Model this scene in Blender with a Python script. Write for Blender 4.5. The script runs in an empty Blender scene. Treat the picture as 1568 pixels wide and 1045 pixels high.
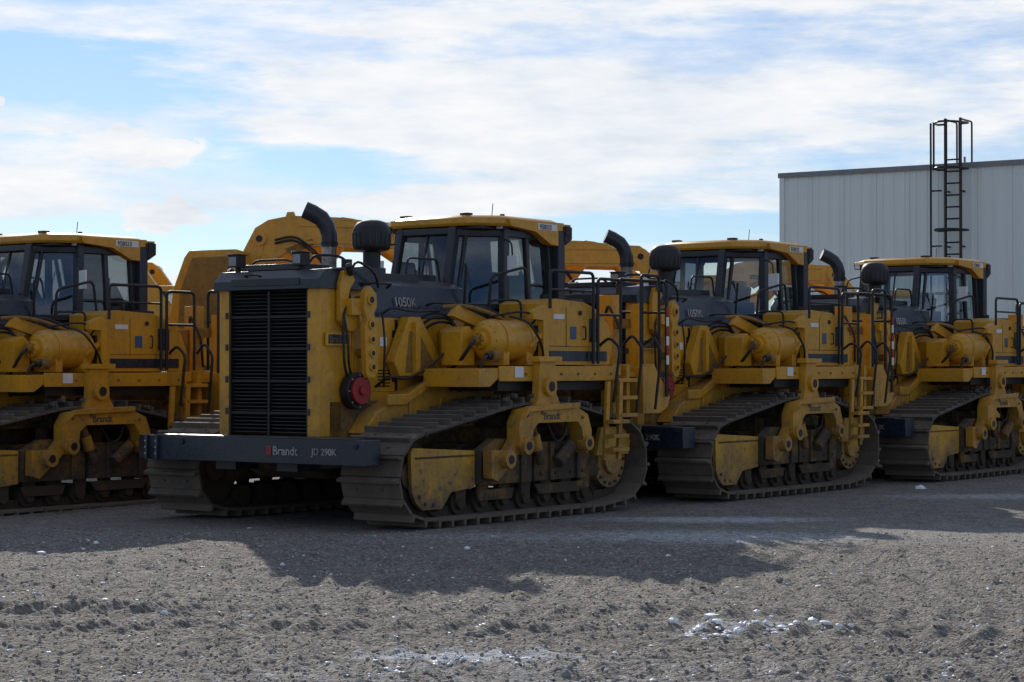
import bpy, bmesh, math, random
import numpy as np
from mathutils import Vector, Matrix
random.seed(7); rng=np.random.default_rng(5)
scene=bpy.context.scene
R=math.radians
# ------------------------------------------------------------ materials
def newmat(name):
    m=bpy.data.materials.new(name); m.use_nodes=True
    nt=m.node_tree; nt.nodes.clear()
    out=nt.nodes.new('ShaderNodeOutputMaterial')
    b=nt.nodes.new('ShaderNodeBsdfPrincipled')
    nt.links.new(b.outputs[0],out.inputs[0])
    return m,nt,b
def ramp(nt,fac,stops):
    r=nt.nodes.new('ShaderNodeValToRGB')
    e=r.color_ramp.elements
    while len(e)<len(stops): e.new(0.5)
    for i,(p,c) in enumerate(stops):
        e[i].position=p; e[i].color=(c[0],c[1],c[2],1) if isinstance(c,(tuple,list)) else (c,c,c,1)
    nt.links.new(fac,r.inputs[0]); return r.outputs[0]
def noise(nt,vec,scale,detail=6,rough=.6):
    n=nt.nodes.new('ShaderNodeTexNoise'); n.inputs['Scale'].default_value=scale
    n.inputs['Detail'].default_value=detail; n.inputs['Roughness'].default_value=rough
    nt.links.new(vec,n.inputs['Vector']); return n.outputs['Fac']
def mixc(nt,f,a,b,mode='MIX'):
    m=nt.nodes.new('ShaderNodeMix'); m.data_type='RGBA'; m.blend_type=mode
    for s,v in ((m.inputs[0],f),(m.inputs[6],a),(m.inputs[7],b)):
        if isinstance(v,(int,float)): s.default_value=v
        elif isinstance(v,(tuple,list)): s.default_value=(v[0],v[1],v[2],1)
        else: nt.links.new(v,s)
    return m.outputs[2]
def mth(nt,op,a,b=0.0,c=None,clamp=False):
    m=nt.nodes.new('ShaderNodeMath'); m.operation=op; m.use_clamp=clamp
    for i,v in enumerate((a,b,c)):
        if v is None: continue
        if isinstance(v,(int,float)): m.inputs[i].default_value=v
        else: nt.links.new(v,m.inputs[i])
    return m.outputs[0]
def bump(nt,b,h,strength=.3,dist=.01):
    n=nt.nodes.new('ShaderNodeBump'); n.inputs['Strength'].default_value=strength
    n.inputs['Distance'].default_value=dist
    nt.links.new(h,n.inputs['Height']); nt.links.new(n.outputs[0],b.inputs['Normal'])
def paint(name,col,dirt=(.10,.075,.05),amount=.45,low=1.3,rough=.42,metal=0.0,lowamt=.75,streak=.6,dust=.35):
    m,nt,b=newmat(name)
    tc=nt.nodes.new('ShaderNodeTexCoord'); o=tc.outputs['Object']
    oi=nt.nodes.new('ShaderNodeObjectInfo')
    va=nt.nodes.new('ShaderNodeVectorMath'); va.operation='MULTIPLY_ADD'; nt.links.new(oi.outputs['Location'],va.inputs[0]); va.inputs[1].default_value=(3.1,1.7,0); nt.links.new(o,va.inputs[2])
    oo=va.outputs[0]
    n1=noise(nt,oo,2.3,8,.65); n2=noise(nt,oo,14,6,.7)
    sx=nt.nodes.new('ShaderNodeSeparateXYZ'); nt.links.new(o,sx.inputs[0])
    hz=nt.nodes.new('ShaderNodeMapRange'); nt.links.new(sx.outputs[2],hz.inputs[0])
    hz.inputs[1].default_value=low; hz.inputs[2].default_value=0.15
    hz.inputs[3].default_value=0; hz.inputs[4].default_value=lowamt
    f=mth(nt,'MULTIPLY',n1,n2); f=mth(nt,'MULTIPLY_ADD',f,3.2,-.55,True)
    f=mth(nt,'MULTIPLY',f,amount)
    f2=mth(nt,'MULTIPLY',hz.outputs[0],mth(nt,'MULTIPLY_ADD',n1,2.6,-.45,True))
    spl=mth(nt,'MULTIPLY',mth(nt,'MULTIPLY_ADD',n2,9,-5.2,True),mth(nt,'MULTIPLY_ADD',hz.outputs[0],.8,amount*.4))
    ff=mth(nt,'ADD',mth(nt,'ADD',f,f2),spl,None,True)
    mp=nt.nodes.new('ShaderNodeMapping'); nt.links.new(oo,mp.inputs[0]); mp.inputs['Scale'].default_value=(9,9,.7)
    st=noise(nt,mp.outputs[0],1.6,5,.6)
    base=mixc(nt,mth(nt,'MULTIPLY_ADD',st,2.2,-1.1,True),col,tuple(c*streak for c in col))
    base=mixc(nt,ff,base,dirt)
    ge=nt.nodes.new('ShaderNodeNewGeometry'); sn_=nt.nodes.new('ShaderNodeSeparateXYZ'); nt.links.new(ge.outputs['True Normal'],sn_.inputs[0])
    up=mth(nt,'MULTIPLY_ADD',sn_.outputs[2],2.5,-1.4,True)
    du=mth(nt,'MULTIPLY',up,mth(nt,'MULTIPLY',mth(nt,'MULTIPLY_ADD',n1,1.8,-.3,True),dust))
    nt.links.new(mixc(nt,du,base,(.30,.26,.21)),b.inputs['Base Color'])
    nt.links.new(mth(nt,'MULTIPLY_ADD',ff,.4,mth(nt,'MULTIPLY_ADD',du,.6,rough),True),b.inputs['Roughness'])
    b.inputs['Metallic'].default_value=metal
    bump(nt,b,n2,.14,.01)
    return m
M={}
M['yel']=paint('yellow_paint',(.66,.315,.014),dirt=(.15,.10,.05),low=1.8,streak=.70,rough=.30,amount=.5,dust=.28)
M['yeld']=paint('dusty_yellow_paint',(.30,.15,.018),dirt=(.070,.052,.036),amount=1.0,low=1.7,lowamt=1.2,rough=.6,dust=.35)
M['yelb']=paint('frame_yellow_paint',(.70,.37,.028),amount=.5,low=.9,lowamt=.9,dirt=(.14,.10,.06))
M['dark']=paint('charcoal_paint',(.014,.018,.026),dirt=(.07,.07,.07),amount=.3,rough=.34,low=.3)
M['navy']=paint('navy_black_paint',(.012,.021,.038),dirt=(.07,.07,.07),amount=.35,rough=.26,low=.3)
M['blk']=paint('black_steel',(.008,.008,.009),dirt=(.045,.038,.032),amount=.25,rough=.5,low=.3)
M['steel']=paint('track_steel',(.066,.056,.048),dirt=(.150,.118,.088),amount=1.0,rough=.65,metal=.1,low=1.5,dust=.40,lowamt=1.0)
M['rust']=paint('rusty_steel',(.050,.032,.021),dirt=(.060,.045,.032),amount=.9,rough=.8,low=1.2,dust=.2)
M['chrome']=paint('worn_chrome',(.5,.5,.5),dirt=(.15,.12,.1),amount=.3,rough=.25,metal=.9,low=.1)
M['red']=paint('red_paint',(.30,.012,.015),amount=.2,low=.2,rough=.35)
M['white']=paint('white_decal',(.75,.75,.73),amount=.1,low=.2,rough=.5)
M['grey']=paint('grey_plastic',(.28,.29,.30),amount=.2,low=.2,rough=.5)
M['blue']=paint('blue_decal',(.04,.09,.18),amount=.1,low=.2)
M['seat']=paint('seat_fabric',(.02,.02,.022),amount=.1,low=.2,rough=.9)
M['rub']=paint('tyre_rubber',(.018,.018,.018),dirt=(.09,.075,.06),amount=.6,low=1.6,rough=.85)
def glassmat():
    m,nt,b=newmat('tinted_glass')
    out=[n for n in nt.nodes if n.type=='OUTPUT_MATERIAL'][0]
    nt.nodes.remove(b)
    t=nt.nodes.new('ShaderNodeBsdfTransparent'); t.inputs[0].default_value=(.78,.85,.84,1)
    g=nt.nodes.new('ShaderNodeBsdfGlossy'); g.inputs['Roughness'].default_value=.03; g.inputs[0].default_value=(.9,.95,1,1)
    fr=nt.nodes.new('ShaderNodeFresnel'); fr.inputs[0].default_value=1.8
    mx=nt.nodes.new('ShaderNodeMixShader')
    nt.links.new(fr.outputs[0],mx.inputs[0]); nt.links.new(t.outputs[0],mx.inputs[1]); nt.links.new(g.outputs[0],mx.inputs[2])
    nt.links.new(mx.outputs[0],out.inputs[0]); return m
M['glass']=glassmat()
# ------------------------------------------------------------ mesh builder
class P:
    def __init__(s,name,bevel=.012): s.name=name; s.v=[]; s.f=[]; s.m=[]; s.mats=[]; s.bevel=bevel
    def mi(s,k):
        if k not in s.mats: s.mats.append(k)
        return s.mats.index(k)
    def add(s,vs,fs,k):
        o=len(s.v); s.v+= [tuple(v) for v in vs]; i=s.mi(k)
        for f in fs: s.f.append([a+o for a in f]); s.m.append(i)
    def box(s,x0,x1,y0,y1,z0,z1,k,rx=0,ry=0,rz=0):
        x0,x1=sorted((x0,x1))
        vs=[Vector((x,y,z)) for x in(x0,x1) for y in(y0,y1) for z in(z0,z1)]
        if rx or ry or rz:
            c=Vector(((x0+x1)/2,(y0+y1)/2,(z0+z1)/2))
            Mx=(Matrix.Rotation(R(rz),3,'Z')@Matrix.Rotation(R(ry),3,'Y')@Matrix.Rotation(R(rx),3,'X'))
            vs=[c+Mx@(v-c) for v in vs]
        s.add(vs,[(0,1,3,2),(4,6,7,5),(0,4,5,1),(2,3,7,6),(0,2,6,4),(1,5,7,3)],k)
    def prism(s,poly,ax,lo,hi,k):
        def mk(p,t):
            if ax=='x': return (t,p[0],p[1])
            if ax=='y': return (p[0],t,p[1])
            return (p[0],p[1],t)
        n=len(poly)
        vs=[mk(p,lo) for p in poly]+[mk(p,hi) for p in poly]
        fs=[list(range(n)),list(range(n,2*n))[::-1]]+[(i,(i+1)%n,n+(i+1)%n,n+i) for i in range(n)]
        s.add(vs,fs,k)
    def frust(s,p0,z0,p1,z1,k):
        n=len(p0)
        vs=[(a,b,z0) for a,b in p0]+[(a,b,z1) for a,b in p1]
        s.add(vs,[list(range(n)),list(range(n,2*n))]+[(i,(i+1)%n,n+(i+1)%n,n+i) for i in range(n)],k)
    def sweep(s,pts,rs,k,n=10,cap=True):
        pts=[Vector(p) for p in pts]
        if not isinstance(rs,(list,tuple)): rs=[rs]*len(pts)
        vs=[];fs=[]
        prev=None
        for i,p in enumerate(pts):
            a=pts[max(i-1,0)]; b=pts[min(i+1,len(pts)-1)]
            if i in(0,len(pts)-1): t=(b-a)
            else: t=(pts[i]-a).normalized()+(b-pts[i]).normalized()
            if t.length<1e-9: t=Vector((0,0,1))
            t.normalize()
            if prev is None:
                u=t.orthogonal().normalized()
            else:
                u=(prev-t*prev.dot(t)).normalized()
            prev=u; w=t.cross(u)
            for j in range(n):
                an=2*math.pi*j/n
                vs.append(p+(u*math.cos(an)+w*math.sin(an))*rs[i])
        for i in range(len(pts)-1):
            for j in range(n):
                fs.append((i*n+j,i*n+(j+1)%n,(i+1)*n+(j+1)%n,(i+1)*n+j))
        if cap:
            fs.append(tuple(range(n))[::-1]); fs.append(tuple(range((len(pts)-1)*n,len(pts)*n)))
        s.add(vs,fs,k)
    def cyl(s,p0,p1,r,k,n=20,r1=None): s.sweep([p0,p1],[r,r if r1 is None else r1],k,n)
    def rail(s,pts,r,k,rad=.07):
        pts=[Vector(p) for p in pts]; out=[pts[0]]
        for i in range(1,len(pts)-1):
            a=(pts[i-1]-pts[i]); b=(pts[i+1]-pts[i]); d=min(rad,a.length*.45,b.length*.45)
            A=pts[i]+a.normalized()*d; B=pts[i]+b.normalized()*d
            for t in (0,.33,.67,1): out.append(A*(1-t)**2+pts[i]*2*t*(1-t)+B*t*t)
        out.append(pts[-1]); s.sweep(out,r,k,8)
    def make(s,smooth=35):
        me=bpy.data.meshes.new(s.name); me.from_pydata(s.v,[],s.f)
        for k in s.mats: me.materials.append(M[k])
        me.polygons.foreach_set('material_index',s.m)
        bm=bmesh.new(); bm.from_mesh(me); bmesh.ops.recalc_face_normals(bm,faces=bm.faces); bm.to_mesh(me); bm.free()
        me.polygons.foreach_set('use_smooth',[True]*len(me.polygons))
        me.set_sharp_from_angle(angle=R(smooth))
        ob=bpy.data.objects.new(s.name,me); scene.collection.objects.link(ob)
        if s.bevel:
            b=ob.modifiers.new('bevel','BEVEL'); b.width=s.bevel; b.segments=2; b.limit_method='ANGLE'; b.angle_limit=R(40)
        return ob
def text(name,body,size,loc,rot,k,ex=.002):
    c=bpy.data.curves.new(name,'FONT'); c.body=body; c.size=size; c.extrude=ex; c.offset=.0025*size/.15
    c.materials.append(M[k]); o=bpy.data.objects.new(name,c); o.location=loc; o.rotation_euler=[R(a) for a in rot]
    scene.collection.objects.link(o); return o
def circ(cx,cy,r,a0=0,a1=360,n=16):
    return [(cx+r*math.cos(R(a0+(a1-a0)*i/n)),cy+r*math.sin(R(a0+(a1-a0)*i/n))) for i in range(n+ (0 if abs(a1-a0)>=360 else 1))]
def hull(pts):
    pts=sorted(set(pts)); 
    def cr(o,a,b): return (a[0]-o[0])*(b[1]-o[1])-(a[1]-o[1])*(b[0]-o[0])
    lo=[]; 
    for p in pts:
        while len(lo)>1 and cr(lo[-2],lo[-1],p)<=0: lo.pop()
        lo.append(p)
    up=[]
    for p in reversed(pts):
        while len(up)>1 and cr(up[-2],up[-1],p)<=0: up.pop()
        up.append(p)
    return lo[:-1]+up[:-1]
# ------------------------------------------------------------ bulldozer
def build_dozer():
    obs=[]
    cs=[(.54,.56,.44),(2.25,1.17,.12),(3.15,1.17,.12),(4.42,.60,.45)]+[(y,.20,.10) for y in (.85,2,3,3.9)]
    pts=[]
    for c in cs: pts+=circ(c[0],c[1],c[2],0,360,48)
    H=[Vector(p) for p in hull(pts)]
    H.append(H[0]); L=[0]
    for i in range(1,len(H)): L.append(L[-1]+(H[i]-H[i-1]).length)
    tot=L[-1]; N=round(tot/.225); pitch=tot/N
    def at(d):
        d%=tot
        for i in range(1,len(H)):
            if L[i]>=d: 
                t=(d-L[i-1])/max(1e-9,L[i]-L[i-1]); return H[i-1].lerp(H[i],t)
        return H[-1]
    for s,nm in ((1,'left_track'),(-1,'right_track')):
        p=P(nm,0.004)
        x0,x1=s*1.05,s*1.85
        for i in range(N):
            a=at(i*pitch); b=at((i+1)*pitch); t=(b-a).normalized(); n=Vector((t[1],-t[0]))
            c=(a+b)/2; hl=pitch*.5
            prof=[(-hl*1.08,.0),(hl*.9,.0),(hl*.9,.028),(-hl*.62,.03),(-hl*.70,.092),(-hl*.98,.092)]
            poly=[tuple(c+t*u+n*v) for u,v in prof]
            w=random.uniform(-.010,.010)
            p.prism(poly,'x',min(x0,x1)+w,max(x0,x1)+w,'steel')
            for xx in (s*1.32,s*1.52):
                pl=[tuple(c+t*u+n*v) for u,v in [(-hl*.9,-.10),(hl*.9,-.10),(hl,0.0),(-hl,0.0)]]
                p.prism(pl,'x',xx-.03,xx+.03,'rust')
            for xx in (s*1.25,s*1.6):
                q=c+n*.03; q2=c+n*.045
                p.cyl((xx,q[0],q[1]),(xx,q2[0],q2[1]),.018,'steel',6)
        for i in range(70):
            yy=random.uniform(.5,4.3); zz=(1.03+ (yy-.6)*.235 if yy<2.2 else 1.40 if yy<3.2 else 1.40-(yy-3.2)*.25)
            xx=s*random.uniform(1.1,1.82); r_=random.uniform(.012,.035)
            p.sweep([(xx-r_,yy,zz-.04),(xx-r_*.5,yy,zz-.01),(xx+r_*.6,yy+.01,zz-.01),(xx+r_,yy,zz-.04)],[r_*.5,r_,r_*.9,r_*.4],'steel',6)
        obs.append(p.make())
        u=P(nm.replace('track','undercarriage_frame'),.012)
        def X(a,b): return (min(s*a,s*b),max(s*a,s*b))
        u.cyl((s*1.27,.54,.56),(s*1.57,.54,.56),.40,'rust',36); u.cyl((s*1.22,.54,.56),(s*1.62,.54,.56),.14,'yeld',20)
        u.cyl((s*1.36,4.42,.60),(s*1.48,4.42,.60),.41,'rust',36)
        for i in range(24):
            an=i*15; u.box(s*1.37,s*1.47,4.42+.43*math.cos(R(an))-.03,4.42+.43*math.cos(R(an))+.03,.6+.43*math.sin(R(an))-.03,.6+.43*math.sin(R(an))+.03,'rust',rx=an)
        u.cyl((s*1.45,4.42,.60),(s*1.60,4.42,.60),.34,'yelb',36); u.cyl((s*1.6,4.42,.60),(s*1.66,4.42,.60),.17,'yelb',24)
        for i in range(16):
            an=R(i*22.5); u.cyl((s*1.6,4.42+.29*math.cos(an),.6+.29*math.sin(an)),(s*1.625,4.42+.29*math.cos(an),.6+.29*math.sin(an)),.02,'yeld',6)
        u.prism([(4.05,.66),(4.75,.66),(4.80,.82),(4.65,1.0),(4.15,1.0)],'x',*X(1.605,1.66),'yelb')
        for y in (2.25,3.15): u.cyl((s*1.25,y,1.13),(s*1.6,y,1.13),.10,'rust',20); u.box(*X(1.30,1.38),y-.06,y+.06,.7,1.15,'yeld')
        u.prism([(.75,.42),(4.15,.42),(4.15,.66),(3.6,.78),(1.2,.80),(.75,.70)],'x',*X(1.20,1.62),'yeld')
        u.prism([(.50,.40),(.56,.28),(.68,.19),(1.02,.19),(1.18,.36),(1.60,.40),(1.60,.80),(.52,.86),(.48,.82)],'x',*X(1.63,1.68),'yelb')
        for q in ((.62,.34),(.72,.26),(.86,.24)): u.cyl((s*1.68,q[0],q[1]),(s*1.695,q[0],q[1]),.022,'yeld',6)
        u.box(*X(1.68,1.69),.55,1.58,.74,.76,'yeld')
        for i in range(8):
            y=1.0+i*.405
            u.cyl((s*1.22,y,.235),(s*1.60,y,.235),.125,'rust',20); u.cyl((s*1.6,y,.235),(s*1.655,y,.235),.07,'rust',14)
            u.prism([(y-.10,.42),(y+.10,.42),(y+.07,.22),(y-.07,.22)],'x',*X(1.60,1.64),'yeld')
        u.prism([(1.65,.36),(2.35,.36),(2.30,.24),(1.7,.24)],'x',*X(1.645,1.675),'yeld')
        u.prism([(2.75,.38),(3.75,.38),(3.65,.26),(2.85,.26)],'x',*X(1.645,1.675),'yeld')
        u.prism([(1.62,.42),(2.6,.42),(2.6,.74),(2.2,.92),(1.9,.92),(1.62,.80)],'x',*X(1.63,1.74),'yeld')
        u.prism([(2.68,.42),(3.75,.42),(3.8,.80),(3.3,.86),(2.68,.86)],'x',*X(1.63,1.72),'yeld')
        for y in (2.8,3.1,3.4,3.65):
            for z in (.5,.76): u.cyl((s*1.72,y,z),(s*1.735,y,z),.02,'rust',6)
        u.box(*X(1.72,1.76),2.95,3.02,.42,.86,'yeld'); u.box(*X(1.72,1.76),3.5,3.56,.42,.8,'yeld'); u.box(*X(1.74,1.77),2.36,2.42,.42,.8,'yeld')
        out=[(2.06,1.10),(2.16,1.25),(2.55,1.30),(3.15,1.28),(3.42,1.17),(3.50,.98),(3.48,.78),(3.40,.72),(3.33,.80),(3.30,1.00),(3.22,1.09),(2.43,1.09),(2.33,1.02),(2.30,.84),(2.24,.74),(2.14,.74),(2.06,.84)]
        u.prism(out,'x',*X(1.78,1.96),'yel')
        u.prism([(2.10,1.14),(2.2,1.28),(3.2,1.31),(3.2,1.25),(2.2,1.22)],'x',*X(1.94,2.0),'yel')
        u.prism([(1.62,.50),(1.74,.46),(2.26,.86),(2.26,1.02),(2.16,1.02),(1.95,.80),(1.62,.80)],'x',*X(1.78,1.90),'yel')
        for (yy,zz,rr) in ((1.85,.70,.10),(2.19,.84,.10),(3.40,.84,.09)):
            u.cyl((s*1.88,yy,zz),(s*2.0,yy,zz),rr,'yel',24); u.cyl((s*2.0,yy,zz),(s*2.008,yy,zz),rr*.5,'blk',14)
            u.cyl((s*1.74,yy,zz),(s*1.78,yy,zz),rr*1.2,'yeld',24)
        u.sweep([(s*1.80,2.5,1.08),(s*1.80,2.7,.62)],.05,'yeld',12); u.sweep([(s*1.80,2.55,.95),(s*1.80,2.62,.78)],.07,'yel',12)
        u.sweep([(s*1.82,3.0,.62),(s*1.82,3.28,.82)],.075,'yeld',12)
        u.rail([(s*1.84,2.75,1.1),(s*1.86,2.9,.85),(s*1.84,3.1,.9),(s*1.84,3.15,1.1)],.014,'blk',.1)
        u.prism([(2.46,1.29),(2.94,1.29),(2.86,1.42),(2.84,1.80),(2.54,1.80),(2.52,1.42)],'x',*X(1.80,1.90),'yel')
        u.cyl((s*1.9,2.70,1.50),(s*1.95,2.70,1.50),.11,'yel',24); u.cyl((s*1.95,2.70,1.50),(s*1.956,2.70,1.50),.06,'blk',16)
        u.box(*X(1.80,1.94),2.47,2.92,1.78,1.84,'yel')
        for (yy,zz) in ((2.2,1.18),(2.5,1.2),(3.3,1.14)): u.cyl((s*1.96,yy,zz),(s*1.975,yy,zz),.022,'yeld',6)
        obs.append(u.make())
    c=P('chassis',.015)
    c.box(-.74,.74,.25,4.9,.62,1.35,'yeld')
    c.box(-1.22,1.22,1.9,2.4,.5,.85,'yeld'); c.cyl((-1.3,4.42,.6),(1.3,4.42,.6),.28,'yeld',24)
    c.prism([(.25,.62),(.25,.95),(.9,.95),(.9,.5),(.5,.5)],'x',-.5,.5,'yeld')
    for s in(1,-1):
        c.prism([(.55,1.0),(2.9,1.05),(2.9,1.62),(1.9,1.62),(1.2,1.40),(.75,1.22)],'x',*sorted((s*.742,s*.98)),'yel')
        c.prism([(.9,1.42),(1.25,1.42),(2.0,1.75),(2.0,1.64),(1.2,1.3),(.9,1.3)],'x',*sorted((s*.98,s*1.03)),'yel')
        c.box(*sorted((s*.98,s*1.0)),1.4,2.8,1.12,1.18,'yel')
        for yy in np.arange(1.0,2.8,.3): c.cyl((s*.98,yy,1.08),(s*1.0,yy,1.08),.018,'yeld',6)
        for yy in (1.3,1.85,2.4): c.box(*sorted((s*.98,s*1.01)),yy,yy+.03,1.18,1.36,'yel')
    c.box(-.7,.7,4.8,5.2,.7,1.8,'yeld'); c.box(-.4,.4,5.2,5.4,.75,1.1,'blk')
    c.cyl((-.45,5.1,2.0),(.45,5.1,2.0),.22,'yel',24)
    obs.append(c.make())
    b=P('front_bumper',.015)
    b.prism([(-1.78,-.12),(-1.42,-.32),(1.68,-.32),(1.68,-.02),(-1.78,.06)],'z',.70,.96,'navy')
    b.box(-1.46,-1.42,-.345,-.30,.70,.97,'navy'); b.box(-1.30,-1.26,-.345,-.30,.70,.97,'navy')
    b.box(-.6,-.3,-.1,.3,.6,.9,'dark'); b.box(.3,.6,-.1,.3,.6,.9,'dark')
    for x in(-1.44,-1.28):
        for z in(.76,.83,.90): b.cyl((x,-.345,z),(x,-.36,z),.014,'grey',6)
    for x in (-.9,1.6): b.cyl((x,-.32,.9),(x,-.335,.9),.03,'blk',10)
    b.box(-1.35,1.5,-.30,-.05,.96,.975,'dark')
    b.box(.35,.43,-.3275,-.3195,.785,.88,'red')
    obs.append(b.make())
    obs.append(text('bumper_lettering','Brandt',.13,(.45,-.327,.79),(90,0,0),'white'))
    obs.append(text('bumper_lettering_2','JD 290K',.10,(1.0,-.327,.80),(90,0,0),'white'))
    obs.append(text('bracket_lettering','Brandt',.12,(1.962,2.52,1.125),(90,0,90),'navy',.001))
    g=P('radiator_guard',.018)
    g.box(-.74,-.60,.10,.45,.97,2.58,'yel'); g.box(.56,.74,.10,.45,.97,2.58,'yel')
    g.box(-.74,.74,.10,.45,.90,.965,'yel')
    g.box(-.60,.56,.24,.30,.97,2.55,'blk')
    for i in range(40):
        z=.99+i*.0395; g.box(-.598,.558,.135,.20,z,z+.014,'blk',rx=-25)
    g.box(-.035,.0,.115,.16,.97,2.55,'blk'); g.box(-.60,-.575,.11,.2,.97,2.55,'blk'); g.box(.535,.56,.11,.2,.97,2.55,'blk')
    for z in (1.2,1.55,1.9,2.25): 
        g.box(-.60,.56,.118,.14,z,z+.03,'blk')
        g.box(.56,.60,.085,.10,z,z+.07,'dark'); g.box(-.64,-.60,.085,.10,z,z+.07,'dark')
    g.prism([(.04,2.56),(.04,2.66),(.16,2.77),(.9,2.83),(.9,2.56)],'x',-.77,.77,'navy')
    g.box(-.5,.5,.03,.055,2.60,2.68,'dark'); g.rail([(-.25,.03,2.70),(-.25,-.03,2.72),(-.05,-.03,2.72),(-.05,.03,2.70)],.012,'blk')
    g.box(-.45,.35,.2,.7,2.78,2.845,'dark'); g.box(-.70,-.50,.4,.8,2.76,2.86,'dark'); g.cyl((.6,.7,2.8),(.6,.7,2.9),.06,'blk',14)
    g.rail([(.2,.5,2.83),(.25,.55,2.95),(.5,.7,2.95),(.55,.9,2.8)],.016,'blk',.1)
    g.rail([(-.5,.3,2.78),(-.45,.35,2.9),(-.15,.6,2.92),(-.1,.8,2.8)],.014,'blk',.1)
    obs.append(g.make())
    w=P('work_lights',.008)
    for x in(-.60,.35):
        w.cyl((x,.25,2.74),(x,.25,2.83),.03,'blk',10); w.box(x-.07,x+.07,.16,.30,2.82,2.96,'blk'); w.box(x-.055,x+.055,.15,.162,2.84,2.94,'grey')
        w.box(x-.08,x+.08,.15,.32,2.96,2.975,'blk')
    for (x,y) in ((.80,3.36),(-.72,3.05)): w.box(x-.06,x+.06,y-.1,y-.02,3.36,3.44,'blk'); w.box(x-.045,x+.045,y-.105,y-.098,3.37,3.43,'white')
    for x in (.9,-.9): w.box(x-.07,x+.07,4.42,4.5,3.34,3.46,'blk')
    obs.append(w.make())
    h=P('engine_hood',.02)
    h.prism([(-.735,1.30),(.735,1.30),(.735,2.30),(.66,2.62),(.45,2.70),(-.45,2.70),(-.66,2.62),(-.735,2.30)],'y',.452,2.7,'yel')
    h.prism([(.742,2.27),(.67,2.635),(.455,2.72),(-.455,2.72),(-.67,2.635),(-.742,2.27)],'y',.95,2.72,'navy')
    h.box(-.3,.5,1.2,2.1,2.70,2.78,'dark'); h.box(-.35,.35,2.15,2.6,2.71,2.80,'navy')
    h.rail([(.45,1.9,2.72),(.45,1.95,2.98),(.45,2.5,2.98),(.45,2.55,2.72)],.014,'blk')
    for s in(1,-1):
        h.box(*sorted((s*.736,s*.745)),.47,.60,2.22,2.52,'blk')
        h.box(*sorted((s*.736,s*.75)),.62,1.35,1.45,2.22,'yel'); h.box(*sorted((s*.736,s*.75)),1.42,2.1,1.65,2.22,'yel')
        h.box(*sorted((s*.736,s*.742)),1.36,1.41,1.4,2.25,'blk')
        h.box(*sorted((s*.75,s*.765)),.66,.96,1.62,1.84,'yel')
        for z in (1.55,1.8,2.05): h.box(*sorted((s*.75,s*.762)),1.30,1.34,z,z+.08,'blk')
        for j in range(6): h.box(*sorted((s*.7505,s*.757)),1.05,1.26,1.50+j*.035,1.515+j*.035,'blk')
        h.prism([(1.25,1.62),(2.05,1.62),(2.05,1.75),(1.62,2.28),(1.42,2.28),(1.15,1.78)],'x',*sorted((s*.78,s*.90)),'yel')
        h.prism([(1.35,1.66),(1.95,1.66),(1.58,2.12),(1.42,2.12)],'x',*sorted((s*.90,s*.905)),'yeld')
        h.prism([(1.47,2.22),(1.55,2.22),(1.55,1.63),(1.47,1.63)],'x',*sorted((s*.90,s*.96)),'yel')
        h.prism([(2.14,1.6),(2.55,1.6),(2.55,2.20),(2.45,2.28),(2.14,2.13)],'x',*sorted((s*.76,s*1.0)),'yel')
        h.box(*sorted((s*1.0,s*1.008)),2.2,2.48,1.75,2.05,'yeld')
        h.rail([(s*.75,.75,2.6),(s*.83,.75,2.64),(s*.83,1.2,2.64),(s*.75,1.2,2.6)],.015,'blk')
        h.rail([(s*.76,1.9,2.42),(s*.86,1.9,2.45),(s*.86,2.45,2.45),(s*.76,2.45,2.42)],.014,'blk')
        for j,(zz,yy) in enumerate(((2.22,1.7),(2.17,1.76),(2.12,1.82))):
            h.rail([(s*.76,yy,zz),(s*.88,yy+.1,zz+.12),(s*1.0,yy+.3,zz+.1),(s*1.12,yy+.4,zz-.2),(s*1.1,yy+.35,1.75)],.017,'blk',.1)
        h.rail([(s*.76,1.0,1.5),(s*.92,1.05,1.62),(s*.95,1.3,1.58),(s*1.02,1.6,1.7),(s*1.05,1.9,1.9)],.016,'blk',.1)
        h.rail([(s*.76,1.1,2.3),(s*.86,1.15,2.38),(s*.88,1.5,2.34),(s*.95,1.9,2.36)],.014,'blk',.1)
    h.box(.751,.758,1.62,1.75,2.02,2.16,'blue'); h.box(.7515,.7585,1.08,1.20,1.95,2.05,'white')
    h.box(.60,.755,.44,.452,1.9,2.0,'yel')
    obs.append(h.make())
    obs.append(text('model_lettering','1050K',.15,(.74,1.36,2.40),(90,0,90),'white'))
    obs[-1].rotation_euler=(R(90-11),0,R(90))
    d=P('hood_placard',.004)
    d.box(.76,.78,.16,.56,1.95,2.09,'yelb'); d.box(.781,.786,.19,.53,1.97,2.07,'dark')
    d.box(.736,.76,.18,.22,2.0,2.04,'blk')
    obs.append(d.make())
    obs.append(text('placard_lettering','Brandt',.10,(.788,.20,1.985),(90,0,90),'yelb'))
    e=P('exhaust_stack',.0)
    bx,by=-.28,1.42
    e.cyl((bx,by,2.7),(bx,by,2.86),.13,'navy',20); e.cyl((bx,by,2.86),(bx,by,3.16),.085,'chrome',20)
    path=[(bx,by,3.10),(bx,by,3.24),(bx-.02,by-.02,3.34),(bx-.07,by-.06,3.43),(bx-.15,by-.12,3.49),(bx-.22,by-.18,3.53)]
    e.sweep(path,[.092,.094,.096,.098,.10,.10],'dark',20,cap=False)
    e.sweep(path[3:],[.085,.085,.085],'blk',20)
    e.cyl((bx,by,3.12),(bx,by,3.16),.102,'blk',20)
    obs.append(e.make(60))
    q=P('air_precleaner',.0)
    cx,cy=.33,1.45
    q.cyl((cx,cy,2.7),(cx,cy,2.84),.16,'navy',24); q.cyl((cx,cy,2.84),(cx,cy,3.08),.10,'blk',24)
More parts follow.
